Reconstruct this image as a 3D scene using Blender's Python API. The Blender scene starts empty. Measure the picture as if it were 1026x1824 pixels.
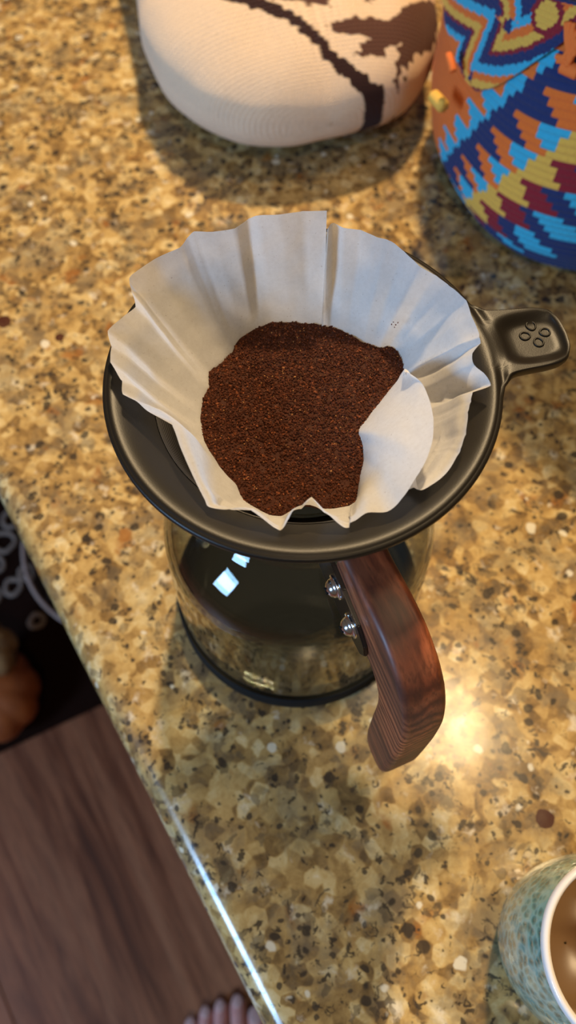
import bpy, bmesh, math, random
import numpy as np
from mathutils import Vector, Matrix, noise
random.seed(4); rng = np.random.default_rng(4)
S = bpy.context.scene
COL = S.collection
PI = math.pi

# ---------------------------------------------------------------- camera
PITCH = math.radians(64.42); FPX = 1432.0; CAMZ = 0.4024
cam_d = bpy.data.cameras.new('camera'); cam = bpy.data.objects.new('camera', cam_d); COL.objects.link(cam)
cam.location = (0, 0, CAMZ); cam.rotation_euler = (PI/2 - PITCH, 0, 0)
cam_d.sensor_fit = 'VERTICAL'; cam_d.sensor_height = 36.0; cam_d.lens = FPX*36.0/1824
cam_d.clip_start = 0.01; cam_d.clip_end = 50
cam_d.dof.use_dof = True; cam_d.dof.focus_distance = 0.262; cam_d.dof.aperture_fstop = 10.0
S.camera = cam

# ---------------------------------------------------------------- world, lamps, exposure
S.view_settings.view_transform = 'Standard'; S.view_settings.look = 'None'
S.view_settings.exposure = 0.28; S.view_settings.gamma = 1.0; S.view_settings.use_curve_mapping = False
w = bpy.data.worlds.new('room_air'); S.world = w; w.use_nodes = True
bg = w.node_tree.nodes['Background']; bg.inputs[0].default_value = (0.72, 0.54, 0.40, 1); bg.inputs[1].default_value = 0.115

def area(name, loc, target, sx, sy, power, color, shape='RECTANGLE'):
    l = bpy.data.lights.new(name, 'AREA'); l.shape = shape; l.size = sx; l.size_y = sy
    l.energy = power; l.color = color
    o = bpy.data.objects.new(name, l); COL.objects.link(o); o.location = loc
    o.rotation_euler = (Vector(target)-Vector(loc)).to_track_quat('-Z', 'Y').to_euler()
    return o
WARM = (1.0, 0.73, 0.41)
area('ceiling_lamp_near', (0.52, 0.50, 2.0), (0.05, 0.15, 0), 0.27, 0.27, 6.5, WARM, 'DISK')
area('ceiling_lamp_far', (0.20, 1.45, 2.0), (0.0, 0.3, 0), 0.16, 0.16, 50, WARM, 'DISK')
area('warm_fill_behind', (0.10, -0.95, 2.0), (0.0, 0.2, 0), 0.16, 0.16, 5.5, WARM, 'DISK')  # unseen warm fill, added to brighten the filter's far wall, coffee and hat
area('window_daylight', (-1.96, -1.20, 1.00), (0, 0.15, 0.05), 0.52, 0.75, 50, (0.34, 0.61, 1.0))

# ---------------------------------------------------------------- geometry helpers
CP, SP = math.cos(PITCH), math.sin(PITCH)
def ray(x, y):
    return Vector(((x-513)/FPX, CP-(y-912)/FPX*SP, -SP-(y-912)/FPX*CP))
def at(x, y, z):                       # a measured pixel at a known height -> point in the room
    d = ray(x, y); return Vector((0, 0, CAMZ)) + d*((z-CAMZ)/d.z)
def smooth(a, b, x):
    t = min(1, max(0, (x-a)/(b-a))); return t*t*(3-2*t)

def mesh_obj(name, verts, faces, mat=None, parent=None, smooth_sh=True):
    me = bpy.data.meshes.new(name); me.from_pydata([tuple(v) for v in verts], [], faces); me.update()
    if smooth_sh: me.polygons.foreach_set('use_smooth', [True]*len(me.polygons))
    o = bpy.data.objects.new(name, me); COL.objects.link(o)
    if mat: me.materials.append(mat)
    if parent: o.parent = parent
    return o
def bm_obj(name, bm, mat=None, parent=None, smooth_sh=True):
    me = bpy.data.meshes.new(name); bmesh.ops.recalc_face_normals(bm, faces=bm.faces); bm.to_mesh(me); bm.free()
    if smooth_sh: me.polygons.foreach_set('use_smooth', [True]*len(me.polygons))
    o = bpy.data.objects.new(name, me); COL.objects.link(o)
    if mat: me.materials.append(mat)
    if parent: o.parent = parent
    return o
def tag(o, label=None, cat=None, group=None, kind=None):
    if label: o['label'] = label
    if cat: o['category'] = cat
    if group: o['group'] = group
    if kind: o['kind'] = kind
    return o
def empty(name, loc, rz=0):
    o = bpy.data.objects.new(name, None); COL.objects.link(o); o.location = loc; o.rotation_euler = (0, 0, rz)
    o.empty_display_size = 0.02
    return o
def lathe(name, prof, mat, parent=None, n=96, c=(0, 0), close=False):
    vs = []; fs = []
    for r, z in prof:
        for i in range(n):
            a = 2*PI*i/n; vs.append((c[0]+r*math.cos(a), c[1]+r*math.sin(a), z))
    m = len(prof)
    for j in range(m if close else m-1):
        k = (j+1) % m
        for i in range(n):
            i2 = (i+1) % n; fs.append((j*n+i, j*n+i2, k*n+i2, k*n+i))
    return mesh_obj(name, vs, fs, mat, parent)
def tube(bm, pts, r, n=8, closed=False):
    pts = [Vector(p) for p in pts]; m = len(pts); rings = []
    for i, p in enumerate(pts):
        a = pts[(i-1) % m] if closed or i > 0 else p
        b = pts[(i+1) % m] if closed or i < m-1 else p
        t = (b-a).normalized(); u = t.cross(Vector((0, 0, 1)))
        if u.length < 1e-4: u = Vector((1, 0, 0))
        u.normalize(); v = t.cross(u)
        rr = r[i] if hasattr(r, '__len__') else r
        rings.append([bm.verts.new(p+(u*math.cos(2*PI*k/n)+v*math.sin(2*PI*k/n))*rr) for k in range(n)])
    for i in range(m if closed else m-1):
        A, B = rings[i], rings[(i+1) % m]
        for k in range(n): bm.faces.new((A[k], A[(k+1) % n], B[(k+1) % n], B[k]))
    if not closed:
        bm.faces.new(rings[0]); bm.faces.new(rings[-1])
def crom(P, sub, closed=False, lin=0.0):
    P = [Vector(p) for p in P]; n = len(P); out = []
    for i in range(n if closed else n-1):
        g = (lambda k: P[k % n]) if closed else (lambda k: P[min(n-1, max(0, k))])
        p0, p1, p2, p3 = g(i-1), g(i), g(i+1), g(i+2)
        for s in range(sub):
            t = s/sub
            c = 0.5*((2*p1)+(p2-p0)*t+(2*p0-5*p1+4*p2-p3)*t*t+(3*p1-p0-3*p2+p3)*t**3)
            out.append(c.lerp(p1.lerp(p2, t), lin))
    if not closed: out.append(P[-1].copy())
    return out

# ---------------------------------------------------------------- material helpers
class M:
    def __init__(s, name):
        s.m = bpy.data.materials.new(name); s.m.use_nodes = True; s.t = s.m.node_tree; s.t.nodes.clear()
        s.out = s.n('ShaderNodeOutputMaterial'); s.b = s.n('ShaderNodeBsdfPrincipled'); s.l(s.b.outputs[0], s.out.inputs[0])
    def n(s, k, **kw):
        x = s.t.nodes.new(k)
        for a, b in kw.items(): setattr(x, a, b)
        return x
    def l(s, a, b): s.t.links.new(a, b)
    def set(s, **kw):
        for k, v in kw.items(): s.b.inputs[k.replace('_', ' ')].default_value = v
        return s
    def coord(s, out='Object', scale=(1, 1, 1), rot=(0, 0, 0)):
        c = s.n('ShaderNodeTexCoord'); mp = s.n('ShaderNodeMapping'); mp.inputs['Scale'].default_value = scale; mp.inputs['Rotation'].default_value = rot
        s.l(c.outputs[out], mp.inputs[0]); return mp.outputs[0]
    def noise(s, v, scale, detail=3, rough=.5, dist=0):
        x = s.n('ShaderNodeTexNoise'); x.inputs['Scale'].default_value = scale; x.inputs['Detail'].default_value = detail
        x.inputs['Roughness'].default_value = rough; x.inputs['Distortion'].default_value = dist
        if v: s.l(v, x.inputs['Vector'])
        return x
    def vor(s, v, scale, feature='F1', rand=1):
        x = s.n('ShaderNodeTexVoronoi', feature=feature); x.inputs['Scale'].default_value = scale; x.inputs['Randomness'].default_value = rand
        if v: s.l(v, x.inputs['Vector'])
        return x
    def ramp(s, f, stops, interp='LINEAR'):
        x = s.n('ShaderNodeValToRGB'); e = x.color_ramp.elements; x.color_ramp.interpolation = interp
        while len(e) < len(stops): e.new(0.5)
        for i, (p, c) in enumerate(stops):
            e[i].position = p; e[i].color = (c if hasattr(c, '__len__') else (c, c, c))[:3] + (1,) if hasattr(c, '__len__') else (c, c, c, 1)
        s.l(f, x.inputs[0]); return x.outputs[0]
    def mix(s, f, a, b, mode='MIX'):
        x = s.n('ShaderNodeMix', data_type='RGBA', blend_type=mode)
        for sock, v in ((x.inputs[0], f), (x.inputs[6], a), (x.inputs[7], b)):
            if hasattr(v, 'links') or hasattr(v, 'is_linked'): s.l(v, sock)
            elif hasattr(v, '__len__'): sock.default_value = tuple(v)[:3]+(1,)
            else: sock.default_value = v
        return x.outputs[2]
    def math(s, op, a, b=0.0, c=0.0):
        x = s.n('ShaderNodeMath', operation=op)
        for i, v in enumerate((a, b, c)):
            if hasattr(v, 'is_linked'): s.l(v, x.inputs[i])
            else: x.inputs[i].default_value = v
        return x.outputs[0]
    def bump(s, h, strength=.3, dist=.001, target=None):
        x = s.n('ShaderNodeBump'); x.inputs['Strength'].default_value = strength; x.inputs['Distance'].default_value = dist
        s.l(h, x.inputs['Height']); s.l(x.outputs[0], (target or s.b).inputs['Normal']); return x.outputs[0]
    def warp(s, v, scale, amt):
        nz = s.noise(v, scale, 3); a = s.n('ShaderNodeVectorMath', operation='SUBTRACT'); s.l(nz.outputs['Color'], a.inputs[0]); a.inputs[1].default_value = (.5, .5, .5)
        b = s.n('ShaderNodeVectorMath', operation='SCALE'); s.l(a.outputs[0], b.inputs[0]); b.inputs['Scale'].default_value = amt
        c = s.n('ShaderNodeVectorMath', operation='ADD'); s.l(v, c.inputs[0]); s.l(b.outputs[0], c.inputs[1]); return c.outputs[0]

def plain(name, col, rough=.5, metal=0, **kw):
    m = M(name); m.set(Base_Color=tuple(col)+(1,), Roughness=rough, Metallic=metal, **kw); return m.m

def granite():
    m = M('granite'); v = m.coord('Object', (.80, .80, .80))
    wv = m.warp(v, 110, .0045)
    v1 = m.vor(wv, 185, 'SMOOTH_F1'); v1.inputs['Smoothness'].default_value = .25; s1 = m.n('ShaderNodeSeparateColor'); m.l(v1.outputs['Color'], s1.inputs[0])
    n0 = m.noise(m.warp(v, 160, .006), 110, 5, .68, .4)
    tone = m.math('ADD', m.math('MULTIPLY', s1.outputs[0], .55), m.math('MULTIPLY', m.math('SUBTRACT', n0.outputs[0], .28), 1.0))
    base = m.ramp(tone, [(.12, (.125, .072, .026)), (.28, (.25, .145, .048)), (.46, (.41, .255, .085)), (.62, (.53, .355, .130)), (.78, (.63, .47, .215)), (.96, (.72, .61, .38))])
    n1 = m.noise(v, 60, 5, .65, .6)
    # smoky grey-green quartz patches
    n2 = m.noise(m.warp(v, 60, .02), 42, 5, .68, .4)
    base = m.mix(m.math('MULTIPLY', m.ramp(n2.outputs[0], [(.47, 0), (.62, 1)]), .58), base, (.17, .135, .085))
    n2b = m.noise(v, 105, 4, .6, .3)
    base = m.mix(m.math('MULTIPLY', m.ramp(n2b.outputs[0], [(.60, 0), (.70, 1)]), .55), base, (.78, .70, .54))
    # orange-brown rust
    n3 = m.noise(m.warp(v, 90, .01), 60, 3, .5)
    base = m.mix(m.math('MULTIPLY', m.ramp(n3.outputs[0], [(.63, 0), (.72, 1)]), .8), base, (.30, .105, .018))
    # dark mica specks, clustered, with soft edges
    n4 = m.noise(v, 38, 4, .6)
    cl = m.ramp(n4.outputs[0], [(.34, 0), (.68, 1)])
    n6 = m.noise(m.warp(v, 200, .007), 250, 3, .55, .5)
    sp = m.ramp(m.math('ADD', n6.outputs[0], m.math('MULTIPLY', cl, .115)), [(.665, 0), (.715, 1)])
    base = m.mix(m.math('MULTIPLY', sp, .88), base, (.036, .026, .018))
    n7 = m.noise(m.warp(v, 120, .012), 120, 3, .6, .8)
    sp2 = m.ramp(m.math('ADD', n7.outputs[0], m.math('MULTIPLY', cl, .07)), [(.665, 0), (.715, 1)])
    base = m.mix(m.math('MULTIPLY', sp2, .72), base, (.050, .036, .026))
    v2 = m.vor(m.warp(v, 200, .007), 250); s2 = m.n('ShaderNodeSeparateColor'); m.l(v2.outputs['Color'], s2.inputs[0])
    thr = m.math('SUBTRACT', s2.outputs[1], m.ramp(n4.outputs[0], [(.38, .005), (.54, .05), (.70, .30)]))
    base = m.mix(m.math('MULTIPLY', m.ramp(thr, [(0, 1), (.05, 0)]), .55), base, m.mix(s2.outputs[2], (.030, .022, .016), (.13, .095, .055)))
    # small rounded black and pale grains
    for sc_, gate, rad_, colr in ((190, .24, .62, (.030, .023, .018)), (150, .07, .50, (.74, .67, .50)), (330, .22, .60, (.045, .034, .024))):
        vq = m.vor(m.warp(v, 170, .004), sc_); sq = m.n('ShaderNodeSeparateColor'); m.l(vq.outputs['Color'], sq.inputs[0])
        lim_ = m.math('MULTIPLY', m.math('LESS_THAN', sq.outputs[0], m.math('MULTIPLY', m.math('ADD', cl, .55), gate)), m.math('MULTIPLY', m.math('ADD', sq.outputs[1], .35), rad_*.6))
        mk = m.ramp(m.math('SUBTRACT', lim_, vq.outputs['Distance']), [(0, 0), (.10, 1)])
        base = m.mix(m.math('MULTIPLY', mk, .85), base, colr)
    # garnets
    v3 = m.vor(m.warp(v, 200, .002), 30); s3 = m.n('ShaderNodeSeparateColor'); m.l(v3.outputs['Color'], s3.inputs[0])
    rad = m.math('LESS_THAN', v3.outputs['Distance'], m.math('MULTIPLY', s3.outputs[1], .14))
    base = m.mix(m.math('MULTIPLY', rad, .95), base, (.060, .014, .009))
    m.l(base, m.b.inputs['Base Color']); m.set(Roughness=.16); m.b.inputs['Specular IOR Level'].default_value = .5
    rr = m.ramp(n1.outputs[0], [(.3, .15), (.7, .24)]); m.l(rr, m.b.inputs['Roughness'])
    m.b.inputs['Coat Weight'].default_value = .12; m.b.inputs['Coat Roughness'].default_value = .04
    return m.m
def wood_floor():
    m = M('floor_wood'); v = m.coord('Object')
    st = m.n('ShaderNodeMapping'); st.inputs['Scale'].default_value = (1, .09, 1); m.l(v, st.inputs[0])
    wv = m.warp(st.outputs[0], 4, .10)
    n = m.noise(wv, 26, 5, .62, .6); f = m.noise(st.outputs[0], 240, 3, .6)
    c = m.ramp(n.outputs[0], [(.32, (.060, .013, .005)), (.43, (.16, .045, .018)), (.54, (.28, .095, .042)), (.70, (.36, .14, .066))])
    c = m.mix(m.math('MULTIPLY', m.ramp(f.outputs[0], [(.35, 1), (.6, 0)]), .35), c, (.045, .018, .012))
    m.l(c, m.b.inputs['Base Color']); m.set(Roughness=.38); m.bump(n.outputs[0], .15, .001); return m.m
def walnut():
    m = M('walnut'); v = m.coord('Object', (1, 1, 1), (0, math.radians(-12), 0))
    st = m.n('ShaderNodeMapping'); st.inputs['Scale'].default_value = (.16, 1.0, .75); m.l(v, st.inputs[0])
    wv = m.warp(st.outputs[0], 22, .022)
    wn = m.n('ShaderNodeTexWave', wave_type='RINGS', rings_direction='X'); wn.inputs['Scale'].default_value = 75; wn.inputs['Distortion'].default_value = 5
    wn.inputs['Detail'].default_value = 3; wn.inputs['Detail Scale'].default_value = 2.0; m.l(wv, wn.inputs['Vector'])
    f = m.noise(st.outputs[0], 700, 3, .6)
    n = m.noise(wv, 55, 4, .6)
    c = m.ramp(wn.outputs['Fac'], [(0, (.14, .034, .014)), (.35, (.27, .068, .025)), (.7, (.38, .100, .036)), (1, (.44, .13, .05))])
    c = m.mix(m.ramp(n.outputs[0], [(.38, .75), (.58, 0)]), c, (.070, .026, .016))
    c = m.mix(m.math('MULTIPLY', m.ramp(f.outputs[0], [(.35, 1), (.55, 0)]), .5), c, (.05, .018, .010))
    m.l(c, m.b.inputs['Base Color']); m.set(Roughness=.46); m.bump(f.outputs[0], .12, .0003); return m.m
def black_satin():
    m = M('black_satin_plastic'); v = m.coord('Object'); n = m.noise(v, 2600, 2, .5)
    m.set(Base_Color=(.010, .0075, .0045, 1), Roughness=.40); m.b.inputs['Specular IOR Level'].default_value = .34
    m.bump(n.outputs[0], .22, .00012); return m.m
def glass(name='clear_glass', tint=(.93, .95, .93), strong=1.0):
    m = M(name); t = m.n('ShaderNodeBsdfTransparent'); t.inputs[0].default_value = tint+(1,)
    g = m.n('ShaderNodeBsdfGlossy'); g.inputs['Roughness'].default_value = .015; g.inputs[0].default_value = (1, 1, 1, 1)
    lw = m.n('ShaderNodeLayerWeight'); lw.inputs['Blend'].default_value = .5
    edge = m.ramp(lw.outputs['Facing'], [(0, tint), (.72, tint), (.93, (.62, .64, .60)), (1, (.40, .42, .38))]); m.l(edge, t.inputs[0])
    x = m.n('ShaderNodeMixShader'); m.l(m.math('MULTIPLY', m.math('ADD', m.math('MULTIPLY', m.math('POWER', lw.outputs['Facing'], 5.0), .93), .030), strong), x.inputs[0]); m.l(t.outputs[0], x.inputs[1]); m.l(g.outputs[0], x.inputs[2])
    m.l(x.outputs[0], m.out.inputs[0]); m.t.nodes.remove(m.b); return m.m
def paper():
    m = M('filter_paper'); v = m.coord('Object')
    n = m.noise(v, 700, 4, .7); sp = m.noise(v, 1500, 2, .5)
    c = m.mix(m.ramp(n.outputs[0], [(.32, .35), (.62, 0)]), (.90, .875, .84), (.74, .70, .65))
    c = m.mix(m.math('MULTIPLY', m.ramp(sp.outputs[0], [(.69, 0), (.74, 1)]), .35), c, (.35, .25, .18))
    d = m.n('ShaderNodeBsdfDiffuse'); t = m.n('ShaderNodeBsdfTranslucent'); m.l(c, d.inputs[0]); m.l(c, t.inputs[0])
    b = m.n('ShaderNodeBump'); b.inputs['Strength'].default_value = .25; b.inputs['Distance'].default_value = .0004
    n2 = m.noise(v, 160, 4, .6); m.l(n2.outputs[0], b.inputs['Height']); m.l(b.outputs[0], d.inputs['Normal'])
    x = m.n('ShaderNodeMixShader'); x.inputs[0].default_value = .48; m.l(d.outputs[0], x.inputs[1]); m.l(t.outputs[0], x.inputs[2])
    m.l(x.outputs[0], m.out.inputs[0]); m.t.nodes.remove(m.b); return m.m
def attr_mat(name, rough=.9, bump_scale=900, bstr=.5, bd=.0006, sheen=.3, var=.25):
    m = M(name); a = m.n('ShaderNodeAttribute', attribute_name='pattern'); v = m.coord('Object')
    n = m.noise(v, bump_scale, 4, .65)
    c = m.mix(m.math('MULTIPLY', m.ramp(n.outputs[0], [(.3, 1), (.65, 0)]), var), a.outputs['Color'], (.02, .015, .02))
    m.l(c, m.b.inputs['Base Color']); m.set(Roughness=rough); m.b.inputs['Sheen Weight'].default_value = sheen
    m.b.inputs['Specular IOR Level'].default_value = .15
    m.bump(n.outputs[0], bstr, bd); return m

MAT_GRANITE = granite(); MAT_FLOOR = wood_floor(); MAT_WALNUT = walnut(); MAT_BLACK = black_satin()
MAT_GLASS = glass(); MAT_PAPER = paper()
MAT_CHROME = plain('chrome', (.72, .73, .75), .16, 1); MAT_STEEL = plain('dark_steel', (.10, .10, .10), .28, 1)
MAT_RUBBER = plain('black_rubber', (.010, .0095, .009), .75); MAT_RUBBER.node_tree.nodes['Principled BSDF'].inputs['Specular IOR Level'].default_value = .15

# ================================================================ SETTING
FZ = -0.80
# countertop: a slab with a half-round front edge; the edge runs along E
E0 = Vector((-0.1672, 0.2088)); E1 = Vector((-0.0111, -0.0506)); ED = (E1-E0).normalized(); EN = Vector((-ED.y, ED.x))   # EN points into the counter
if EN.x < 0: EN = -EN
mid = (E0+E1)/2
def epos(s, d): return mid + ED*s + EN*d
prof = [(1.6, -0.030)] + [(0.015-0.015*math.cos(a), -0.015-0.015*math.sin(a)) for a in np.linspace(PI/2, -PI/2, 17)] + [(1.6, 0.0)]
vs = []; fs = []; SS = np.linspace(-1.3, 1.0, 24)
for s in SS:
    for d, z in prof: p = epos(s, d); vs.append((p.x, p.y, z))
k = len(prof)
for i in range(len(SS)-1):
    for j in range(k): fs.append((i*k+j, i*k+(j+1) % k, (i+1)*k+(j+1) % k, (i+1)*k+j))
fs.append(tuple(range(k))); fs.append(tuple(range((len(SS)-1)*k, len(SS)*k))[::-1])
ct = mesh_obj('countertop', vs, fs, MAT_GRANITE, smooth_sh=False)
for p in ct.data.polygons:
    if len(p.vertices) == 4: p.use_smooth = True
me = ct.data
for e in me.edges: pass
tag(ct, 'speckled gold and black polished granite countertop with a rounded edge', 'countertop')
# base cabinet well back under the overhang
cb = empty('base_cabinet', (*epos(-0.15, 0.26), FZ), math.atan2(ED.y, ED.x))
tag(cb, 'dark wooden base cabinet under the granite countertop', 'cabinet')
MAT_CAB = plain('dark_cabinet_wood', (.06, .028, .015), .4)
def box(name, x0, x1, y0, y1, z0, z1, mat, parent=None, bev=0.0):
    bm = bmesh.new(); bmesh.ops.create_cube(bm, size=1)
    for v in bm.verts: v.co = Vector((x0+(v.co.x+.5)*(x1-x0), y0+(v.co.y+.5)*(y1-y0), z0+(v.co.z+.5)*(z1-z0)))
    if bev: bmesh.ops.bevel(bm, geom=list(bm.edges), offset=bev, segments=2, affect='EDGES')
    return bm_obj(name, bm, mat, parent, smooth_sh=False)
box('body', -1.1, 1.1, 0, .6, .0, .7699, MAT_CAB, cb)
for i in range(4):
    dd = box('door', -1.08+i*.54, -1.08+i*.54+.53, -.02, 0, .08, .74, MAT_CAB, cb, .003)
    box('handle', -1.08+i*.54+.05, -1.08+i*.54+.062, -.045, -.02, .5, .62, MAT_STEEL, dd, .002)

# floor with planks running along the counter edge
fl = box('floor', -2.5, 2.5, -2.5, 2.5, FZ-.05, FZ-.004, plain('subfloor', (.02, .01, .008), .8)); tag(fl, kind='structure')
fang = math.atan2(ED.y, ED.x) - PI/2 + math.radians(180)
PW = 0.30
for i in range(-7, 8):
    for j in range(-1, 2):
        bm = bmesh.new(); bmesh.ops.create_cube(bm, size=1)
        for v in bm.verts: v.co = Vector((v.co.x*(PW-.0012), v.co.y*1.798, v.co.z*.004))
        bmesh.ops.bevel(bm, geom=[e for e in bm.edges if all(v.co.z > 0 for v in e.verts)], offset=.0008, segments=1, affect='EDGES')
        p = bm_obj('plank', bm, MAT_FLOOR, fl, smooth_sh=False)
        off = (i % 3)*.6
        c = Vector((-0.26, 0.0)) + EN*(i*PW) + ED*(j*1.8+off)
        p.location = (c.x, c.y, FZ-.002); p.rotation_euler = (0, 0, fang)

# ================================================================ RUG with pale rings, gourd, glass bowl (on the floor)
rugx = Vector((0.897, 0.44)).normalized(); rugy = Vector((-rugx.y, rugx.x))
r0 = at(95, 1298, FZ)
rug = empty('rug', (r0.x, r0.y, FZ), math.atan2(rugx.y, rugx.x)); tag(rug, 'dark rug with pale looped rings on the wooden floor left of the counter', 'rug')
mr = M('dark_rug_pile'); vv = mr.coord('Object'); nn = mr.noise(vv, 500, 4, .7)
mr.l(mr.ramp(nn.outputs[0], [(.3, (.008, .003, .002)), (.7, (.028, .011, .007))]), mr.b.inputs['Base Color']); mr.set(Roughness=1.0); mr.b.inputs['Specular IOR Level'].default_value = .05; mr.bump(nn.outputs[0], .8, .003)
box('pile', -.55, .40, 0.0, .95, 0, .008, mr.m, rug, .003)
MAT_RING = plain('pale_yarn', (.24, .17, .135), .95)
ring_px = [(24, 1045, 15), (66, 1106, 12), (-18, 1062, 18), (8, 965, 20), (-10, 1005, 18), (48, 1020, 14), (20, 925, 16), (-30, 945, 18), (95, 1150, 11)]
inv = Matrix.Rotation(-rug.rotation_euler.z, 4, 'Z')
for i, (x, y, rp) in enumerate(ring_px[:8]):
    c = inv @ (at(x, y, FZ+.009) - Vector(rug.location)); R = rp/1432*1.22
    bm = bmesh.new(); pts = [(c.x+R*math.cos(a)*(1+.12*math.sin(2*a+i)), c.y+R*math.sin(a)*(1+.1*math.cos(3*a+i*2)), .0095) for a in np.linspace(0, 2*PI, 24, endpoint=False)]
    tube(bm, pts, .0042, 6, True); bm_obj('yarn_ring', bm, MAT_RING, rug)

g0 = at(-10, 1243, FZ+.04)
gd = empty('gourd', (g0.x, g0.y, FZ+.0098)); tag(gd, 'orange gourd with a tan knobbly top standing on the dark ringed rug', 'gourd')
def lobed(name, R, H, lobes, depth, mat, parent, z0=0, off=(0, 0), n=64, m=24):
    vs = []; fs = []
    for j in range(m+1):
        ph = PI*j/m
        for i in range(n):
            a = 2*PI*i/n; r = R*math.sin(ph)**.85*(1-depth*(.5+.5*math.cos(lobes*a))**2)
            vs.append((off[0]+r*math.cos(a), off[1]+r*math.sin(a), z0+H/2-H/2*math.cos(ph)))
    for j in range(m):
        for i in range(n): fs.append((j*n+i, j*n+(i+1) % n, (j+1)*n+(i+1) % n, (j+1)*n+i))
    return mesh_obj(name, vs, fs, mat, parent)
mo = M('orange_rind'); nn = mo.noise(mo.coord('Object'), 30, 4, .6)
mo.l(mo.ramp(nn.outputs[0], [(.3, (.22, .045, .006)), (.7, (.36, .085, .012))]), mo.b.inputs['Base Color']); mo.set(Roughness=.6)
mt = M('tan_rind'); nn = mt.noise(mt.coord('Object'), 60, 4, .6)
mt.l(mt.ramp(nn.outputs[0], [(.35, (.16, .07, .022)), (.65, (.34, .19, .075))]), mt.b.inputs['Base Color']); mt.set(Roughness=.6)
lobed('body', .070, .085, 9, .06, mo.m, gd)
lobed('cap', .046, .060, 6, .12, mt.m, gd, z0=.055, off=(-.002, .052))

bmc = np.array([(lambda q: (q.x, q.y))(at(x, y, FZ+.008+.06)) for x, y in [(37, 965), (40, 1010), (52, 1045), (70, 1075), (90, 1098), (110, 1107)]])
A = np.c_[2*bmc, np.ones(6)]; sol = np.linalg.lstsq(A, (bmc**2).sum(1), rcond=None)[0]; bR = math.sqrt(sol[2]+sol[0]**2+sol[1]**2)
print('BOWL', sol[:2], bR)
gb = empty('glass_bowl', (sol[0], sol[1], FZ+.008)); tag(gb, 'clear glass bowl rim showing below the edge of the countertop', 'bowl')
MAT_BOWL = glass('bowl_glass', (.80, .74, .70), 1.6)
lathe('bowl', [(0.001, .002), (bR*.5, .002), (bR*.7, .012), (bR*.9, .04), (bR*.97, .057), (bR, .060), (bR-.004, .0615), (bR-.009, .057), (bR*.85, .042), (bR*.66, .016), (bR*.48, .006), (.001, .006)], MAT_BOWL, gb)
bm = bmesh.new(); tube(bm, [((bR-.004)*math.cos(a), (bR-.004)*math.sin(a), .060) for a in np.linspace(0, 2*PI, 72, endpoint=False)], .0036, 8, True)
bm_obj('rim', bm, plain('bowl_rim_glass', (.42, .30, .26), .08), gb)

# ================================================================ PERSON (bare left foot on the floor)
def build_foot():
    root = empty('person', (0, 0, 0)); tag(root, "person standing barefoot, toes showing at the bottom edge beside the counter", 'person')
    # toe tips measured on the floor
    tips = [at(342, 1806, FZ+.010), at(368, 1787, FZ+.010), at(394, 1776, FZ+.011), at(424, 1768, FZ+.011), at(456, 1793, FZ+.013)]
    V = []; Ed = []; Rr = []
    def add(p, r, prev=None):
        V.append(tuple(p)); Rr.append(r); i = len(V)-1
        if prev is not None: Ed.append((prev, i))
        return i
    ball = [Vector((t.x*0.90-.012+.004*i, -.195-.004*abs(i-3), FZ+.022)) for i, t in enumerate(tips)]
    ankle = Vector((-.075, -.36, FZ+.085)); 
    a = add(ankle, .033); h = add((-.078, -.395, FZ+.030), .028, a); 
    k1 = add((-.072, -.385, FZ+.22), .038, a); k2 = add((-.065, -.40, FZ+.36), .052, k1); k3 = add((-.06, -.39, FZ+.47), .056, k2)
    midf = add((-.085, -.29, FZ+.045), .034, a)
    rad = [.0094, .0100, .0104, .0112, .0150]
    for i, t in enumerate(tips):
        m0 = Vector((-.085, -.29, FZ+.04)).lerp(ball[i], .5)
        q0 = add(m0, .017, midf)
        b = add(ball[i], .0125 if i < 4 else .018, q0)
        kn = ball[i].lerp(t, .5); kn.z = FZ+.021+(.003 if i < 4 else 0); kk = add(kn, rad[i]*.92, b)
        t2 = kn.lerp(t, .62); t2.z = FZ+.013; t2 = add(t2, rad[i]*1.05, kk)
        add((t.x, t.y-.004, FZ+.0105), rad[i]*.9, t2)
    me = bpy.data.meshes.new('body'); me.from_pydata(V, Ed, []); o = bpy.data.objects.new('body', me); COL.objects.link(o); o.parent = root
    sk = o.modifiers.new('skin', 'SKIN'); sk.use_smooth_shade = True
    for i, r in enumerate(Rr): me.skin_vertices[0].data[i].radius = (r, r)
    me.skin_vertices[0].data[0].use_root = True
    sb = o.modifiers.new('sub', 'SUBSURF'); sb.levels = 2; sb.render_levels = 2
    ms = M('skin'); n = ms.noise(ms.coord('Object'), 60, 4, .6)
    ms.l(ms.ramp(n.outputs[0], [(.3, (.62, .28, .24)), (.7, (.78, .42, .38))]), ms.b.inputs['Base Color']); ms.set(Roughness=.5); ms.b.inputs['Subsurface Weight'].default_value = .1; ms.b.inputs['Subsurface Scale'].default_value = .004
    me.materials.append(ms.m)
    mn = plain('toenail', (.62, .40, .37), .25)
    for i, t in enumerate(tips):
        bm = bmesh.new(); bmesh.ops.create_uvsphere(bm, u_segments=12, v_segments=8, radius=1)
        for v in bm.verts: v.co = Vector((v.co.x*rad[i]*.62, v.co.y*rad[i]*.75, v.co.z*.0015))
        nl = bm_obj('toenail', bm, mn, root); nl.location = (t.x, t.y-.008, FZ+.0128+rad[i]*.80); nl.rotation_euler = (-.35, 0, 0)
build_foot()

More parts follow.
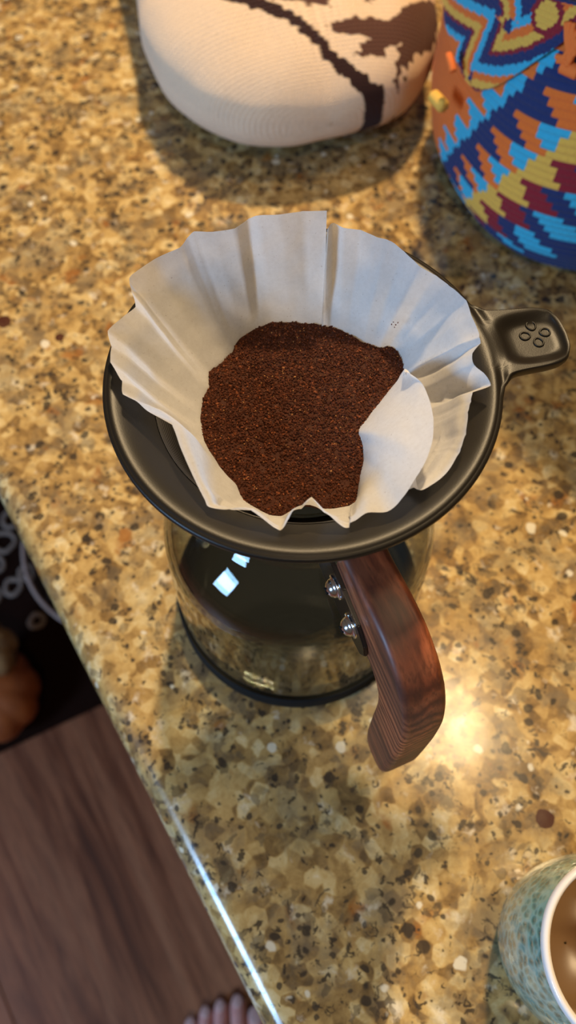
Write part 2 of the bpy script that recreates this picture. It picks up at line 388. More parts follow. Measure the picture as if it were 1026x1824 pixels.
# ================================================================ CARAFE
CX, CY = 0.0046, 0.1463; H = 0.1941
car = empty('glass_carafe', (CX, CY, 0)); tag(car, 'clear glass coffee carafe with walnut handle standing on the granite under the dripper', 'carafe')
outer = [(.0500, .0060), (.0560, .0065), (.0590, .0100), (.0602, .0160), (.0600, .040), (.0592, .070), (.0585, .084), (.0575, .0925), (.0545, .1000), (.0500, .1060), (.0440, .1110), (.0385, .1148), (.0350, .1185), (.0338, .1240), (.0337, .135), (.0338, .150), (.0345, .163)]
sm_o = crom([(r, z, 0) for r, z in outer], 4); op = [(p.x, p.y) for p in sm_o]
inner = [(max(.0005, r-.0021), z+(.0022 if z < .012 else 0)) for r, z in op][::-1]
lathe('glass_body', [(.0005, .0045), (.03, .0045)]+op+inner+[(.03, .0075), (.0005, .0075)], MAT_GLASS, car, 128)
lathe('base_ring', [(.0005, .0002), (.0604, .0002), (.0617, .001), (.0620, .004), (.0620, .0125), (.0615, .0140), (.0607, .0142), (.0604, .0136), (.0602, .0100), (.0592, .0055), (.052, .0040), (.0005, .0040)], MAT_RUBBER, car, 128)
lathe('neck_band', [(.0342, .1455), (.0400, .1455), (.0410, .1462), (.0425, .1645), (.0420, .1655), (.0350, .1655)], MAT_BLACK, car, 96)

PHI = math.radians(-67.0); HW = 0.0078
hr = Vector((math.cos(PHI), math.sin(PHI), 0)); ht = Vector((-math.sin(PHI), math.cos(PHI), 0))
# (r, z) side profile of the handle
HP = [(.0462, .1640), (.0560, .1652), (.0690, .1662), (.0800, .1650), (.0900, .1600), (.0975, .1520), (.1022, .1420), (.1050, .1290), (.1062, .110), (.1066, .085), (.1066, .062), (.1050, .0535), (.1000, .0510),
      (.0935, .0520), (.0895, .0570), (.0880, .068), (.0873, .090), (.0868, .112), (.0850, .1230), (.0810, .1290), (.0740, .1325), (.0640, .1340), (.0540, .1350), (.0475, .1365)]
hP = [(p.x, p.y) for p in crom([(a, b, 0) for a, b in HP], 3, True, .25)]
hand = bmesh.new()
NB = 4
def inset(poly, d):
    n = len(poly); out = []
    for i in range(n):
        a, b, c = Vector(poly[i-1]), Vector(poly[i]), Vector(poly[(i+1) % n])
        t = (c-a).normalized(); out.append(tuple(b + Vector((t.y, -t.x))*d))
    return out
area2 = sum(hP[i-1][0]*hP[i][1]-hP[i][0]*hP[i-1][1] for i in range(len(hP)))
sg = 1 if area2 < 0 else -1
layers = []
BV = .0026
for k in range(NB+1):
    a = PI/2*k/NB; layers.append((BV*(1-math.sin(a)), -HW+BV*(1-math.cos(a))))
layers += [(d, -y) for d, y in layers[::-1]]
rings = []
for d, y in layers:
    pp = inset(hP, sg*d); rings.append([hand.verts.new(hr*r + ht*y + Vector((0, 0, z))) for r, z in pp])
for i in range(len(rings)-1):
    for j in range(len(hP)): hand.faces.new((rings[i][j-1], rings[i][j], rings[i+1][j], rings[i+1][j-1]))
hand.faces.new(rings[0]); hand.faces.new(rings[-1][::-1])
ho = bm_obj('handle', hand, MAT_WALNUT, car)
# put mesh in handle-local frame so that grain follows it
mat = Matrix.Rotation(-PHI, 4, 'Z'); ho.data.transform(mat); ho.rotation_euler = (0, 0, PHI)
# bracket plate on the left face of the handle (local frame: x=r, y=tangential)
def local_plate(name, poly, y0, y1, mat, parent, bev=.0004):
    bm = bmesh.new(); A = [bm.verts.new((r, y0, z)) for r, z in poly]; B = [bm.verts.new((r, y1, z)) for r, z in poly]
    bm.faces.new(A); bm.faces.new(B[::-1])
    for i in range(len(poly)): bm.faces.new((A[i-1], A[i], B[i], B[i-1]))
    bmesh.ops.bevel(bm, geom=list(bm.edges), offset=bev, segments=2, affect='EDGES')
    o = bm_obj(name, bm, mat, parent, smooth_sh=False); o.rotation_euler = (0, 0, PHI); return o
br = local_plate('bracket', [(.0340, .1580), (.0560, .1520), (.0680, .1478), (.0745, .1430), (.0760, .1375), (.0735, .1325), (.0660, .1310), (.0550, .1320), (.0340, .1360)], -HW-.0016, -HW-.0001, MAT_STEEL, car)
for (r, z) in ((.0520, .1455), (.0650, .1405)):
    bm = bmesh.new(); R = .0036
    pf = [(0, .0030), (R*.35, .0028), (R*.7, .0021), (R*.92, .0010), (R, 0), (R*1.22, 0), (R*1.30, -.0004), (R*1.30, -.0009)]
    n = 32; rg = []
    for q, (rr, hh) in enumerate(pf):
        if rr == 0: rg.append([bm.verts.new((0, 0, hh))]); continue
        rg.append([bm.verts.new((rr*math.cos(2*PI*i/n), rr*math.sin(2*PI*i/n), hh)) for i in range(n)])
    for i in range(n): bm.faces.new((rg[0][0], rg[1][i], rg[1][(i+1) % n]))
    for q in range(1, len(pf)-1):
        for i in range(n): bm.faces.new((rg[q][i], rg[q+1][i], rg[q+1][(i+1) % n], rg[q][(i+1) % n]))
    sc = bm_obj('screw', bm, MAT_CHROME, br)
    sc.location = (r, -HW-.0016-.0008, z); sc.rotation_euler = (PI/2, 0, 0)
    bm = bmesh.new()
    for a in (.4, .4+PI/2):
        bmesh.ops.create_cube(bm, size=1, matrix=Matrix.Translation((0, 0, .0028)) @ Matrix.Rotation(a, 4, 'Z') @ Matrix.Diagonal((.0030, .0006, .0006, 1)))
    cr = bm_obj('cross_slot', bm, MAT_RUBBER, br, smooth_sh=False); cr.location = sc.location; cr.rotation_euler = sc.rotation_euler

# ================================================================ DRIPPER
dr = empty('coffee_dripper', (CX, CY, H)); tag(dr, 'black plastic coffee dripper with wide flange and thumb tab resting on the glass carafe', 'coffee dripper')
tabpx = [(812, 520), (835, 543), (870, 556), (915, 553), (950, 550), (978, 553), (996, 571), (1009, 594), (1016, 616), (1012, 640), (985, 655), (945, 658), (915, 668), (900, 688), (896, 712)]
tb = []
for x, y in tabpx:
    q = at(x, y, H); dx, dy = q.x-CX, q.y-CY; tb.append((math.atan2(dy, dx), math.hypot(dx, dy)))
tb.sort(); ta = [a for a, r in tb]; trr = [r for a, r in tb]
def Rout(a):
    a = (a+PI) % (2*PI)-PI
    if a <= ta[0] or a >= ta[-1]: return .0622
    return max(.0622, float(np.interp(a, ta, trr)))
angs = list(np.linspace(ta[-1]+.03, ta[0]+2*PI-.03, 150)) + list(np.linspace(ta[0]+2*PI-.02, ta[-1]+2*PI+.02, 140))
RO = np.array([Rout(a) for a in angs])
kern = np.array([1, 2, 3, 4, 3, 2, 1.]); kern /= kern.sum()
RO = np.convolve(np.r_[RO[-3:], RO, RO[:3]], kern, 'valid')
tc = at(951, 602, H); tcx, tcy = tc.x-CX, tc.y-CY
def zt(x, y, r):
    z = .0012 - .0076*(1-min(1, max(0, (r-.0475)/.0120)))**1.5 - .0008*smooth(.0598, .0622, r)*(1-smooth(.0622, .0645, r))
    ux, uy = (x-tcx), (y-tcy); c, s = math.cos(.2), math.sin(.2); ux, uy = ux*c+uy*s, -ux*s+uy*c
    d = ((abs(ux)/.0120)**3.2+(abs(uy)/.0096)**3.2)**(1/3.2)
    return z - .0026*(1-smooth(.60, 1.12, d))
vs = []; fs = []; n = len(angs)
fr = [0, .12, .25, .38, .5, .6, .7, .8, .88, .94]
ringdef = []
R0 = .0475
for f in fr: ringdef.append(('in', f))
tabf = list(np.linspace(0, 1, 16))
for f in tabf: ringdef.append(('tab', f))
for kx, (typ, f) in enumerate(ringdef):
    for i, a in enumerate(angs):
        if typ == 'in': r = R0+(.0568-R0)*f
        else: r = .0568+(RO[i]-.0012-.0568)*f
        x, y = r*math.cos(a), r*math.sin(a); vs.append((x, y, zt(x, y, r)))
for dr_, dz in ((-.0005, -.0003), (0, -.0010), (0, -.0022), (-.0005, -.0032), (-.0014, -.0036)):
    for i, a in enumerate(angs):
        r = RO[i]+dr_; x, y = r*math.cos(a), r*math.sin(a); vs.append((x, y, .0012+dz))
for f in np.linspace(.9, 0, 12):
    for i, a in enumerate(angs):
        r = .0488+(RO[i]-.0016-.0488)*f; x, y = r*math.cos(a), r*math.sin(a)
        vs.append((x, y, zt(x, y, r)-.0030))
m_ = len(vs)//n
for j in range(m_-1):
    for i in range(n): fs.append((j*n+i, j*n+(i+1) % n, (j+1)*n+(i+1) % n, (j+1)*n+i))
mesh_obj('flange', vs, fs, MAT_BLACK, dr)
# logo: four rounded petals embossed in the dish of the tab
for (x, y) in ((943, 586), (968.5, 597.6), (932, 604.5), (957, 616)):
    q = at(x, y, H-.003); px_, py_ = q.x-CX, q.y-CY; q0 = at(950, 601, H-.003); ax, ay = q0.x-q.x, q0.y-q.y
    th = math.atan2(ay, ax); bm = bmesh.new(); pts = []
    for a in np.linspace(0, 2*PI, 28, endpoint=False):
        rr = .00150*(1+.22*max(0, math.cos(a-PI/4))**5)
        pts.append((px_+rr*math.cos(a+th-PI/4), py_+rr*math.sin(a+th-PI/4), -.00125))
    tube(bm, pts, .00034, 6, True); bm_obj('emblem_petal', bm, MAT_BLACK, dr)
lathe('funnel', [(.0490, -.0092), (.0466, -.0200), (.0466, -.0285), (.0400, -.0290), (.0385, -.034), (.0300, -.060), (.0180, -.080), (.0165, -.080), (.029, -.058), (.0380, -.034), (.0436, -.018), (.0468, -.0085), (.0476, -.0063)], MAT_BLACK, dr)
mm = M('fine_steel_mesh'); vv = mm.coord('Object'); ck = mm.n('ShaderNodeTexWave'); ck.inputs['Scale'].default_value = 900; mm.l(vv, ck.inputs['Vector'])
mm.l(mm.ramp(ck.outputs['Fac'], [(0, (.06, .057, .054)), (1, (.20, .19, .18))]), mm.b.inputs['Base Color']); mm.set(Roughness=.45, Metallic=.5)
lathe('mesh_screen', [(.0473, -.0064), (.0461, -.0085), (.0430, -.018), (.0392, -.027), (.0285, -.048), (.0160, -.075)], mm.m, dr)

# ================================================================ FILTER PAPER
# rim px, rim height over the flange, coffee-line px (or (azimuth, radius) when hidden)
G = [
 ((583, 371), .022, (579, 577)), ((540, 378), .022, (550, 577)), ((500, 380), .022, (520, 575)), ((460, 382), .021, (484, 575)), ((444, 392), .019, (462, 583)), ((415, 402), .018, (450, 588)),
 ((378, 411), .017, (430, 603)), ((350, 416), .017, (420, 615)), ((338, 428), .015, (414, 628)), ((322, 443), .013, (405, 636)), ((280, 465), .012, (388, 652)), ((240, 492), .012, (374, 664)), ((233, 503), .011, (372, 678)),
 ((240, 522), .009, (373, 690)), ((236, 545), .009, (366, 700)), ((215, 565), .010, (361, 716)), ((195, 590), .010, (359, 730)), ((196, 618), .009, (359, 745)), ((203, 645), .008, (360, 762)), ((210, 680), .007, (362, 778)), ((222, 702), .006, (367, 790)),
 ((258, 723), .006, (378, 810)), ((293, 745), .006, (392, 832)), ((303, 768), .006, (403, 845)), ((330, 825), .004, (420, 862)), ((362, 893), .002, (428, 880)), ((374, 900), .002, (434, 890)), ((402, 902), .0025, (442, 896)),
 ((430, 898), .004, (452, 902)), ((448, 906), .004, (466, 910)), ((473, 925), .002, (482, 917)), ((500, 938), .001, (500, 919)), ((512, 930), .002, (512, 913)), ((522, 908), .004, (524, 905)), ((538, 894), .0055, (536, 900)), ((556, 892), .0055, (552, 900)),
 ((578, 904), .004, (572, 905)), ((598, 924), .002, (596, 905)), ((614, 933), .001, (620, 900)), ((632, 927), .002, (634, 890)), ((655, 913), .003, (638, 868)), ((688, 911), .003, (641, 838)), ((706, 900), .004, (643, 815)), ((722, 880), .006, (640, 798)), ((740, 850), .008, (636, 784)),
 ((758, 818), .010, (629, 768)), ((770, 785), .011, (640, 753)), ((772, 748), .011, (658, 734)), ((764, 712), .009, (678, 712)), ((750, 682), .006, (697, 690)), ((730, 665), .004, (706, 680)), ((718, 663), .001, (711, 676)),
 ((724, 672), -.003, (12, .0365)), ((742, 720), -.004, (5, .037)), ((750, 775), -.001, (-8, .0375)), ((749, 825), .002, (-25, .038)), ((746, 858), .003, (-40, .039)), ((750, 876), .003, (-50, .039)), ((768, 873), .003, (-46, .039)),
 ((800, 848), .003, (-38, .0385)), ((822, 815), .004, (-31, .038)), ((824, 800), .005, (-27, .038)), ((822, 770), .006, (-22, .037)), ((836, 735), .006, (-16, .038)), ((836, 715), .006, (-11, .036)), ((850, 700), .006, (-6, .037)),
 ((866, 686), .006, (0, .0385)), ((862, 668), .007, (4, .038)), ((842, 650), .008, (8, .036)), ((839, 630), .008, (12, .0365)), ((850, 612), .009, (15, .037)), ((861, 600), .010, (718, 664)), ((856, 585), .010, (718, 656)), ((842, 560), .011, (715, 645)),
 ((828, 536), .012, (711, 634)), ((806, 508), .012, (704, 622)), ((780, 490), .013, (693, 618)), ((752, 470), .014, (676, 620)), ((722, 446), .014, (662, 616)), ((697, 424), .015, (648, 611)), ((672, 420), .015, (634, 604)), ((640, 414), .016, (618, 596)),
 ((612, 408), .016, (604, 588)), ((594, 402), .016, (590, 582)), ((588, 402), .0165, (583, 583)), ((584, 404), .017, (573, 583)),
]
rimP = []; inP = []
CZ = -.016
for (rx, ry), dz, ip in G:
    q = at(rx, ry, H+dz); rimP.append(Vector((q.x-CX, q.y-CY, dz)))
    if isinstance(ip[1], float): a = math.radians(ip[0]); inP.append(Vector((ip[1]*math.cos(a), ip[1]*math.sin(a), CZ)))
    else: q = at(ip[0], ip[1], H+CZ); inP.append(Vector((q.x-CX, q.y-CY, CZ)))
SUB = 6
rimD = crom(rimP, SUB, False, .15); inD = crom(inP, SUB, False, .4)
ND = len(rimD); VL = 30; VB = 8
frng = random.Random(9); fv = [frng.choice((-1.3, -.6, .5, 1.2))*(1 if i % 2 else -1) for i in range(200)]
def FOLD(u): i = int(u); return fv[i]*(1-(u-i))+fv[i+1]*(u-i)
vs = []; fs = []
for i in range(ND):
    A, B = rimD[i], inD[i]; u = i/SUB
    azb = math.atan2(B.y, B.x)
    bot = Vector((.012*math.cos(azb), .012*math.sin(azb), -.066))
    for j in range(VL+1):
        t = j/VL; p = A.lerp(B, t)
        # sheet sags a little outwards between rim and coffee, plus soft crumple
        rad = Vector((p.x, p.y, 0)); L = max(rad.length, 1e-5)
        bow = -math.sin(PI*t)*.0003
        cr = noise.noise(Vector((p.x*70, p.y*70, p.z*55+3)))*.0011*math.sin(PI*min(1, t*1.1+.05)) + noise.noise(Vector((p.x*180, p.y*180, p.z*160)))*.00035
        fold = (.0 if 38.5 <= u <= 52 else .0014)*FOLD(u)*math.sin(PI*min(1, .25+.75*t))
        lobe = 39 <= u <= 51
        if lobe: bow = .0006; 
        p = p + rad/L*(bow*(0 if lobe else 1) + cr + fold) + Vector((0, 0, (.0035*math.sin(PI*t) if lobe else -.0006*math.sin(PI*t))))
        lipw = max(0, 1-rimD[i].z/.014)*(0 if lobe else 1)
        p.z += .0019*math.exp(-((t-.17)/.09)**2)*lipw
        L = math.hypot(p.x, p.y)
        if L > .0475 and p.z < .006: p.z = max(p.z, zt(p.x, p.y, L)+.0005)
        if p.z < -.0062 or L < .0475:
            lim = float(np.interp(-p.z, [.006, .0085, .018, .027], [.0470, .0457, .0426, .0388]))-.0006
            if L > lim and p.z < -.004: p.x *= lim/L; p.y *= lim/L
        vs.append(p)
    for j in range(1, VB+1):
        t = j/VB; q = B.lerp(bot, t); vs.append(q)
k = VL+1+VB
for i in range(ND-1):
    for j in range(k-1): fs.append((i*k+j, i*k+j+1, (i+1)*k+j+1, (i+1)*k+j))
fp = mesh_obj('filter_paper', vs, fs, MAT_PAPER); fp.location = (CX, CY, H)
tag(fp, 'white pleated paper coffee filter sitting open in the black dripper', 'coffee filter')

# ================================================================ COFFEE GROUNDS
caz = np.array([math.atan2(p.y, p.x) for i, p in enumerate(inP) if not (39 <= i <= 51)]); cr_ = np.array([math.hypot(p.x, p.y) for i, p in enumerate(inP) if not (39 <= i <= 51)])
o_ = np.argsort(caz); caz = caz[o_]; cr_ = cr_[o_]
def Rc(a): return float(np.interp((a+PI) % (2*PI)-PI, caz, cr_, period=2*PI))
def cz(x, y, r, R):
    t = r/R
    return CZ + .0022*(1-t**4) + .0016*noise.noise(Vector((x*60, y*60, 1.3)))*(1-t**6) + .0005*noise.noise(Vector((x*260, y*260, 4)))
vs = [(0, 0, cz(0, 0, 0, 1))]; fs = []; n = 160; m = 60
for j in range(1, m+1):
    for i in range(n):
        a = 2*PI*i/n - PI; R = Rc(a)*1.015; r = R*j/m; x, y = r*math.cos(a), r*math.sin(a); vs.append((x, y, cz(x, y, r, R)))
for i in range(n): fs.append((0, 1+i, 1+(i+1) % n))
for j in range(m-1):
    for i in range(n): fs.append((1+j*n+i, 1+(j+1)*n+i, 1+(j+1)*n+(i+1) % n, 1+j*n+(i+1) % n))
bed_v, bed_f = list(vs), list(fs); cols = [(.050, .014, .006)]*len(bed_f)
# grains
ico = np.array([(0, 0, 1), (.9, 0, .1), (.25, .85, 0), (-.75, .5, .1), (-.7, -.55, 0), (.3, -.9, .1), (0, 0, -.8)])
icf = [(0, 1, 2), (0, 2, 3), (0, 3, 4), (0, 4, 5), (0, 5, 1), (6, 2, 1), (6, 3, 2), (6, 4, 3), (6, 5, 4), (6, 1, 5)]
def grain(c, s, col):
    b = len(bed_v); M3 = np.array(Matrix.Rotation(random.random()*6.3, 3, Vector((random.random()-.5, random.random()-.5, random.random()-.5)).normalized()))
    P = (ico*(np.array([1, .8, .7])*s*(.7+.6*rng.random(3)))*(.85+.3*rng.random((7, 1))))@M3.T + np.array(c)
    bed_v.extend(map(tuple, P)); bed_f.extend([tuple(b+q for q in f) for f in icf]); cols.extend([col]*10)
for q in range(15500):
    a = random.random()*2*PI-PI; R = Rc(a)*1.0; r = R*math.sqrt(random.random()); x, y = r*math.cos(a), r*math.sin(a)
    s = random.choice((.00032, .00042, .0005, .00065)); rr = random.random()
    if rr < .022: col = (.42, .20, .07); s *= .7
    elif rr < .10: col = (.19, .055, .020)
    else: f = .6+.9*random.random(); col = (.066*f, .0185*f, .0078*f)
    grain((x, y, cz(x, y, r, R)+s*.35), s, col)
me = bpy.data.meshes.new('coffee_grounds'); me.from_pydata(bed_v, [], bed_f); me.update()
at_ = me.attributes.new('pattern', 'FLOAT_COLOR', 'FACE'); at_.data.foreach_set('color', np.c_[np.array(cols), np.ones(len(cols))].astype('f').ravel())
mc = M('ground_coffee'); aa = mc.n('ShaderNodeAttribute', attribute_name='pattern'); mc.l(aa.outputs['Color'], mc.b.inputs['Base Color']); mc.set(Roughness=.7); mc.b.inputs['Specular IOR Level'].default_value = .15
me.materials.append(mc.m); cg = bpy.data.objects.new('coffee_grounds', me); COL.objects.link(cg); cg.location = (CX, CY, H)
tag(cg, 'heap of dark brown ground coffee in the white paper filter', 'coffee grounds', kind='stuff')
# a few loose crumbs clinging to the paper
bed_v, bed_f, cols = [], [], []
for (x, y, z) in ((700, 578, -.003), (704, 583, -.004), (697, 582, -.004), (708, 579, -.003), (702, 587, -.005)):
    q = at(x, y, H+z); grain((q.x-CX, q.y-CY, z+.0012), .00042, (.06, .018, .01))
cr2 = mesh_obj('coffee_crumbs', bed_v, bed_f, plain('crumb', (.07, .02, .01), .7), smooth_sh=False); cr2.location = (CX, CY, H)
tag(cr2, 'few coffee crumbs stuck high on the right wall of the paper filter', 'coffee crumbs', kind='stuff')

# ================================================================ MUG
MX, MY = 0.1200, -0.0180
mug = empty('ceramic_mug', (MX, MY, 0)); tag(mug, 'teal mottled ceramic mug with a white rim at the bottom right corner', 'mug')
mg = M('teal_crackle_glaze'); vv = mg.coord('Object', (1, 1, .62)); wv = mg.warp(vv, 80, .006)
vo = mg.vor(wv, 330, 'F1'); c = mg.ramp(vo.outputs['Distance'], [(.12, (.055, .155, .125)), (.42, (.13, .29, .235)), (.62, (.24, .44, .37))])
mg.l(c, mg.b.inputs['Base Color']); mg.set(Roughness=.10); mg.b.inputs['Coat Weight'].default_value = .6; mg.bump(vo.outputs['Distance'], .35, .0008)
MAT_WHITE = plain('white_glaze', (.80, .76, .72), .12); MAT_IN = plain('cream_glaze', (.52, .36, .20), .22)
ob = [(.0005, .0008), (.0250, .0008), (.0265, .002), (.0300, .012), (.0328, .026), (.0340, .042), (.0340, .058), (.0330, .072), (.0318, .0835)]
ob = [(p.x, p.y) for p in crom([(a, b, 0) for a, b in ob], 3)]
lathe('body', ob, mg.m, mug)
lathe('rim', [(.0318, .0832), (.0322, .0850), (.0320, .0872), (.0310, .0884), (.0298, .0878), (.0292, .0860), (.0290, .0838)], MAT_WHITE, mug)
lathe('inside', [(.0290, .0840), (.0294, .070), (.0300, .050), (.0295, .028), (.0260, .014), (.018, .009), (.0005, .008)], MAT_IN, mug)
bm = bmesh.new(); tube(bm, crom([(.0325, 0, .070), (.046, 0, .071), (.056, 0, .060), (.057, 0, .045), (.050, 0, .030), (.0335, 0, .025)], 6), .0042, 10)
hd = bm_obj('handle', bm, mg.m, mug); hd.rotation_euler = (0, 0, math.radians(-35))

# ================================================================ CROCHET BAG
BX, BY = 0.214, 0.462
ORANGE = (.80, .175, .028); NAVY = (.020, .036, .125); CYAN = (.045, .42, .62); YEL = (.78, .45, .075); MAR = (.26, .018, .030); PALE = (.06, .42, .52)
bag = empty('crochet_bag', (BX, BY, 0)); tag(bag, 'colourful crocheted bag with zigzag stripes standing at the top right corner', 'bag')
ROW = .0040; NR = 54; NS = 176; ST = 2*PI/NS
def bagR(z):
    pts = [(0, .098), (.006, .107), (.02, .115), (.05, .1205), (.09, .120), (.14, .114), (.18, .108), (.22, .108)]
    return float(np.interp(z, [p[0] for p in pts], [p[1] for p in pts]))
def saw(x): return x-math.floor(x)
BH = [0, .006, .02, .05, .09, .14, .18, .22]; BRR = [.098, .107, .115, .1205, .120, .114, .108, .108]
def zwarp(x, z): return z*(1+3.0*(x+.12))            # the bag slumps to the left: rows spread on its right
def bag_hit(px, py, grow=0.0):                        # pixel of the photo -> (angle, unwarped height) on the bag
    d = ray(px, py).normalized(); o = Vector((0, 0, CAMZ)); t = .15
    while t < 1.2:
        p = o+d*t; x, y = p.x-BX, p.y-BY; z0 = p.z/(1+3.0*(x+.12))
        if math.hypot(x, y) < np.interp(z0, BH, BRR)+grow+.0006: return math.atan2(y, x) % (2*PI), z0
        t += .0006
    return None
def bline(pts):
    h = [bag_hit(*p) for p in pts]; h = sorted(q for q in h if q); return [q[0] for q in h], [q[1] for q in h]
def ev(L, th):
    a, z = L
    if th < a[0]: return z[0]+(th-a[0])*KS
    if th > a[-1]: return z[-1]+(th-a[-1])*KS
    return float(np.interp(th, a, z))
LINES = [  # boundary pixels, sawtooth width in stitches, colour above the line
 ([(770, 275), (805, 225), (850, 180), (895, 150), (945, 118)], 5, ORANGE),
 ([(766, 302), (808, 262), (860, 215), (915, 170), (980, 112)], 0, CYAN),
 ([(777, 332), (835, 300), (888, 250), (930, 225), (985, 180), (1015, 155)], 7, NAVY),
 ([(805, 352), (860, 320), (900, 290), (950, 245), (1010, 215)], 6, ORANGE),
 ([(822, 372), (900, 315), (960, 275), (1024, 232)], 0, CYAN),
 ([(848, 387), (900, 358), (960, 322), (1020, 288)], 6, YEL),
 ([(885, 402), (940, 383), (985, 350), (1024, 322)], 6, MAR),
 ([(950, 402), (985, 385), (1022, 360)], 6, NAVY),
 ([(975, 432), (1015, 415)], 8, CYAN)]
LB = [(bline(p), w, c) for p, w, c in LINES]
_a = LB[1][0]; KS = (_a[1][-1]-_a[1][0])/(_a[0][-1]-_a[0][0])
print('BAGK', KS, _a)
def bag_col(row, st):
    th = (st*ST) % (2*PI); z = row*ROW
    if row == 0: return YEL if (st % 9) in (2, 3) else NAVY
    if row == 1: return NAVY
    thc = th if th > math.radians(100) else th+2*PI
    for L, wj, c in LB:
        if z > ev(L, thc + wj*ST*(((row % 4)/4)-.4)): return c
    return NAVY
def bag_mesh():
    RS, TS = 5, 4; nz = NR*RS; nt = NS*TS
    J, I = np.meshgrid(np.arange(nz+1), np.arange(nt), indexing='ij')
    z = J/RS*ROW; th = I/TS*ST
    base = np.interp(z, BH, BRR)
    fr_ = (J/RS) % 1; ft = (I/TS+.5*(J//RS % 2)) % 1
    rib = np.abs(np.sin(PI*fr_))**.7*.00095
    stc = (np.abs(np.sin(PI*ft))**.6-.6)*.00045*np.abs(np.sin(PI*fr_))
    sag = .0035*np.sin(3*th+1.0)*np.sin(z/.22*PI) + .002*np.sin(5*th)
    r = base+rib+stc+sag
    v = np.stack([r*np.cos(th), r*np.sin(th), zwarp(r*np.cos(th), z)+.0006], -1).reshape(-1, 3)
    a = (J[:-1]*nt+I[:-1]); b = (J[:-1]*nt+(I[:-1]+1) % nt); f = np.stack([a, b, b+nt, a+nt], -1).reshape(-1, 4)
    col = np.zeros((nz*nt, 4), 'f'); col[:, 3] = 1
    pal = {}
    for row in range(NR):
        for st in range(NS): pal[row, st] = bag_col(row, st)
    C3 = np.array([[pal[row, st] for st in range(NS)] for row in range(NR)])
    col[:, :3] = np.repeat(np.repeat(C3, RS, 0), TS, 1).reshape(-1, 3)
    me = bpy.data.meshes.new('bag_body'); me.from_pydata(v.tolist(), [], f.tolist()); me.update()
    me.attributes.new('pattern', 'FLOAT_COLOR', 'FACE').data.foreach_set('color', col.ravel())
    me.polygons.foreach_set('use_smooth', [True]*len(me.polygons))
    return me
MAT_YARN = attr_mat('cotton_yarn', .9, 1400, .6, .0005, .12, .18).m
me = bag_mesh(); me.materials.append(MAT_YARN); bo = bpy.data.objects.new('bag_body', me); COL.objects.link(bo); bo.parent = bag
lathe('bag_base', [(.0005, .0004), (.094, .0004), (.099, .002), (.100, .004)], plain('navy_yarn', NAVY, .95), bag)

# broad strap folded down over the front of the bag, worked in nested zigzag bands
def C8(x, y): return (740+x/3.587, y/3.587)
GR = .0050
def hits(P): return [q for q in (bag_hit(*C8(*p), GR) for p in P) if q]
RB = .124
def uv2(q): return Vector((q[0]*RB, q[1]*1.25))
KP = [(236, 20), (300, 75), (440, 130), (385, 270), (310, 452), (480, 476), (620, 452), (740, 412), (880, 345), (1000, 262)]
KK = [uv2(q) for q in hits(KP)]
KK = [KK[0]+(KK[0]-KK[1])*3]+KK+[KK[-1]+(KK[-1]-KK[-2])*3]
EYE = uv2(hits([(840, 92)])[0])
edge_h = sorted(hits([(225, 505), (262, 565), (330, 622), (430, 603), (540, 552), (650, 482), (740, 415), (870, 322), (960, 250), (1015, 190)]))
KL = sum((KK[i+1]-KK[i]).length for i in range(1, len(KK)-2))/sum(math.hypot(KP[i+1][0]-KP[i][0], KP[i+1][1]-KP[i][1]) for i in range(len(KP)-1))
def strap_col(p):
    e = (p-EYE).length/KL
    if e < 62: return YEL
    if e < 88: return MAR
    best = 9; sg_ = 1
    for a, b in zip(KK[:-1], KK[1:]):
        ab = b-a; t = max(0, min(1, (p-a).dot(ab)/ab.length_squared)); d = (p-a-ab*t)
        if d.length < best-1e-7: best = d.length; sg_ = 1 if ab.x*d.y-ab.y*d.x > 0 else -1
    d = best*sg_/KL
    tab = [(-200, ORANGE), (-165, CYAN), (-120, NAVY), (-102, MAR), (-62, YEL), (-24, ORANGE), (24, CYAN), (74, NAVY), (94, MAR), (140, YEL), (184, ORANGE), (224, CYAN), (400, NAVY)]
    for lim, c in tab:
        if d < lim: return c
    return NAVY
ea = [q[0] for q in edge_h]; ez = [q[1] for q in edge_h]
nu, nv = 300, 110; A0, A1 = ea[0]-.80, ea[-1]+.10
vs = []; sides = []
ZT = .150
def sheet(off, tuck):
    out = []
    for j in range(nv+1):
        for i in range(nu+1):
            th = A0+(A1-A0)*i/nu; lo = float(np.interp(th, ea, ez)) if th > ea[0] else ez[0]+(ea[0]-th)*.02
            z = lo+(ZT-lo)*j/nv; st = th/.030; rw = z/.0024
            b = float(np.interp(z, BH, BRR))+.0035*math.sin(3*th+1)*math.sin(z/.22*PI)+.002*math.sin(5*th)
            rib = (abs(math.sin(PI*(rw)))**.7*.0006 + abs(math.sin(PI*(st+.5*int(rw))))**.6*.0005) if tuck else 0
            endf = min(1, j/3, (nu-i)/3, i/3)
            r = b+off+rib*endf-(.0012*(1-endf) if tuck else 0)
            out.append((r*math.cos(th), r*math.sin(th), zwarp(r*math.cos(th), z)))
    return out
V1 = sheet(.0042, True); V2 = sheet(.0016, False); o2 = len(V1); vs = V1+V2; fs = []; cc = []
w1 = nu+1
for j in range(nv):
    for i in range(nu):
        a = j*w1+i; fs.append((a, a+1, a+1+w1, a+w1)); th = A0+(A1-A0)*(i+.5)/nu
        lo = float(np.interp(th, ea, ez)) if th > ea[0] else ez[0]+(ea[0]-th)*.02
        z = lo+(ZT-lo)*(j+.5)/nv; z = (math.floor(z/.0012)+.5)*.0012; tq = (math.floor(th/.0075)+.5)*.0075
        cc.append(strap_col(Vector((tq*RB, z*1.25)))+(1,)); 
for j in range(nv):
    for i in range(nu): a = o2+j*w1+i; fs.append((a, a+w1, a+1+w1, a+1)); cc.append(NAVY+(1,))
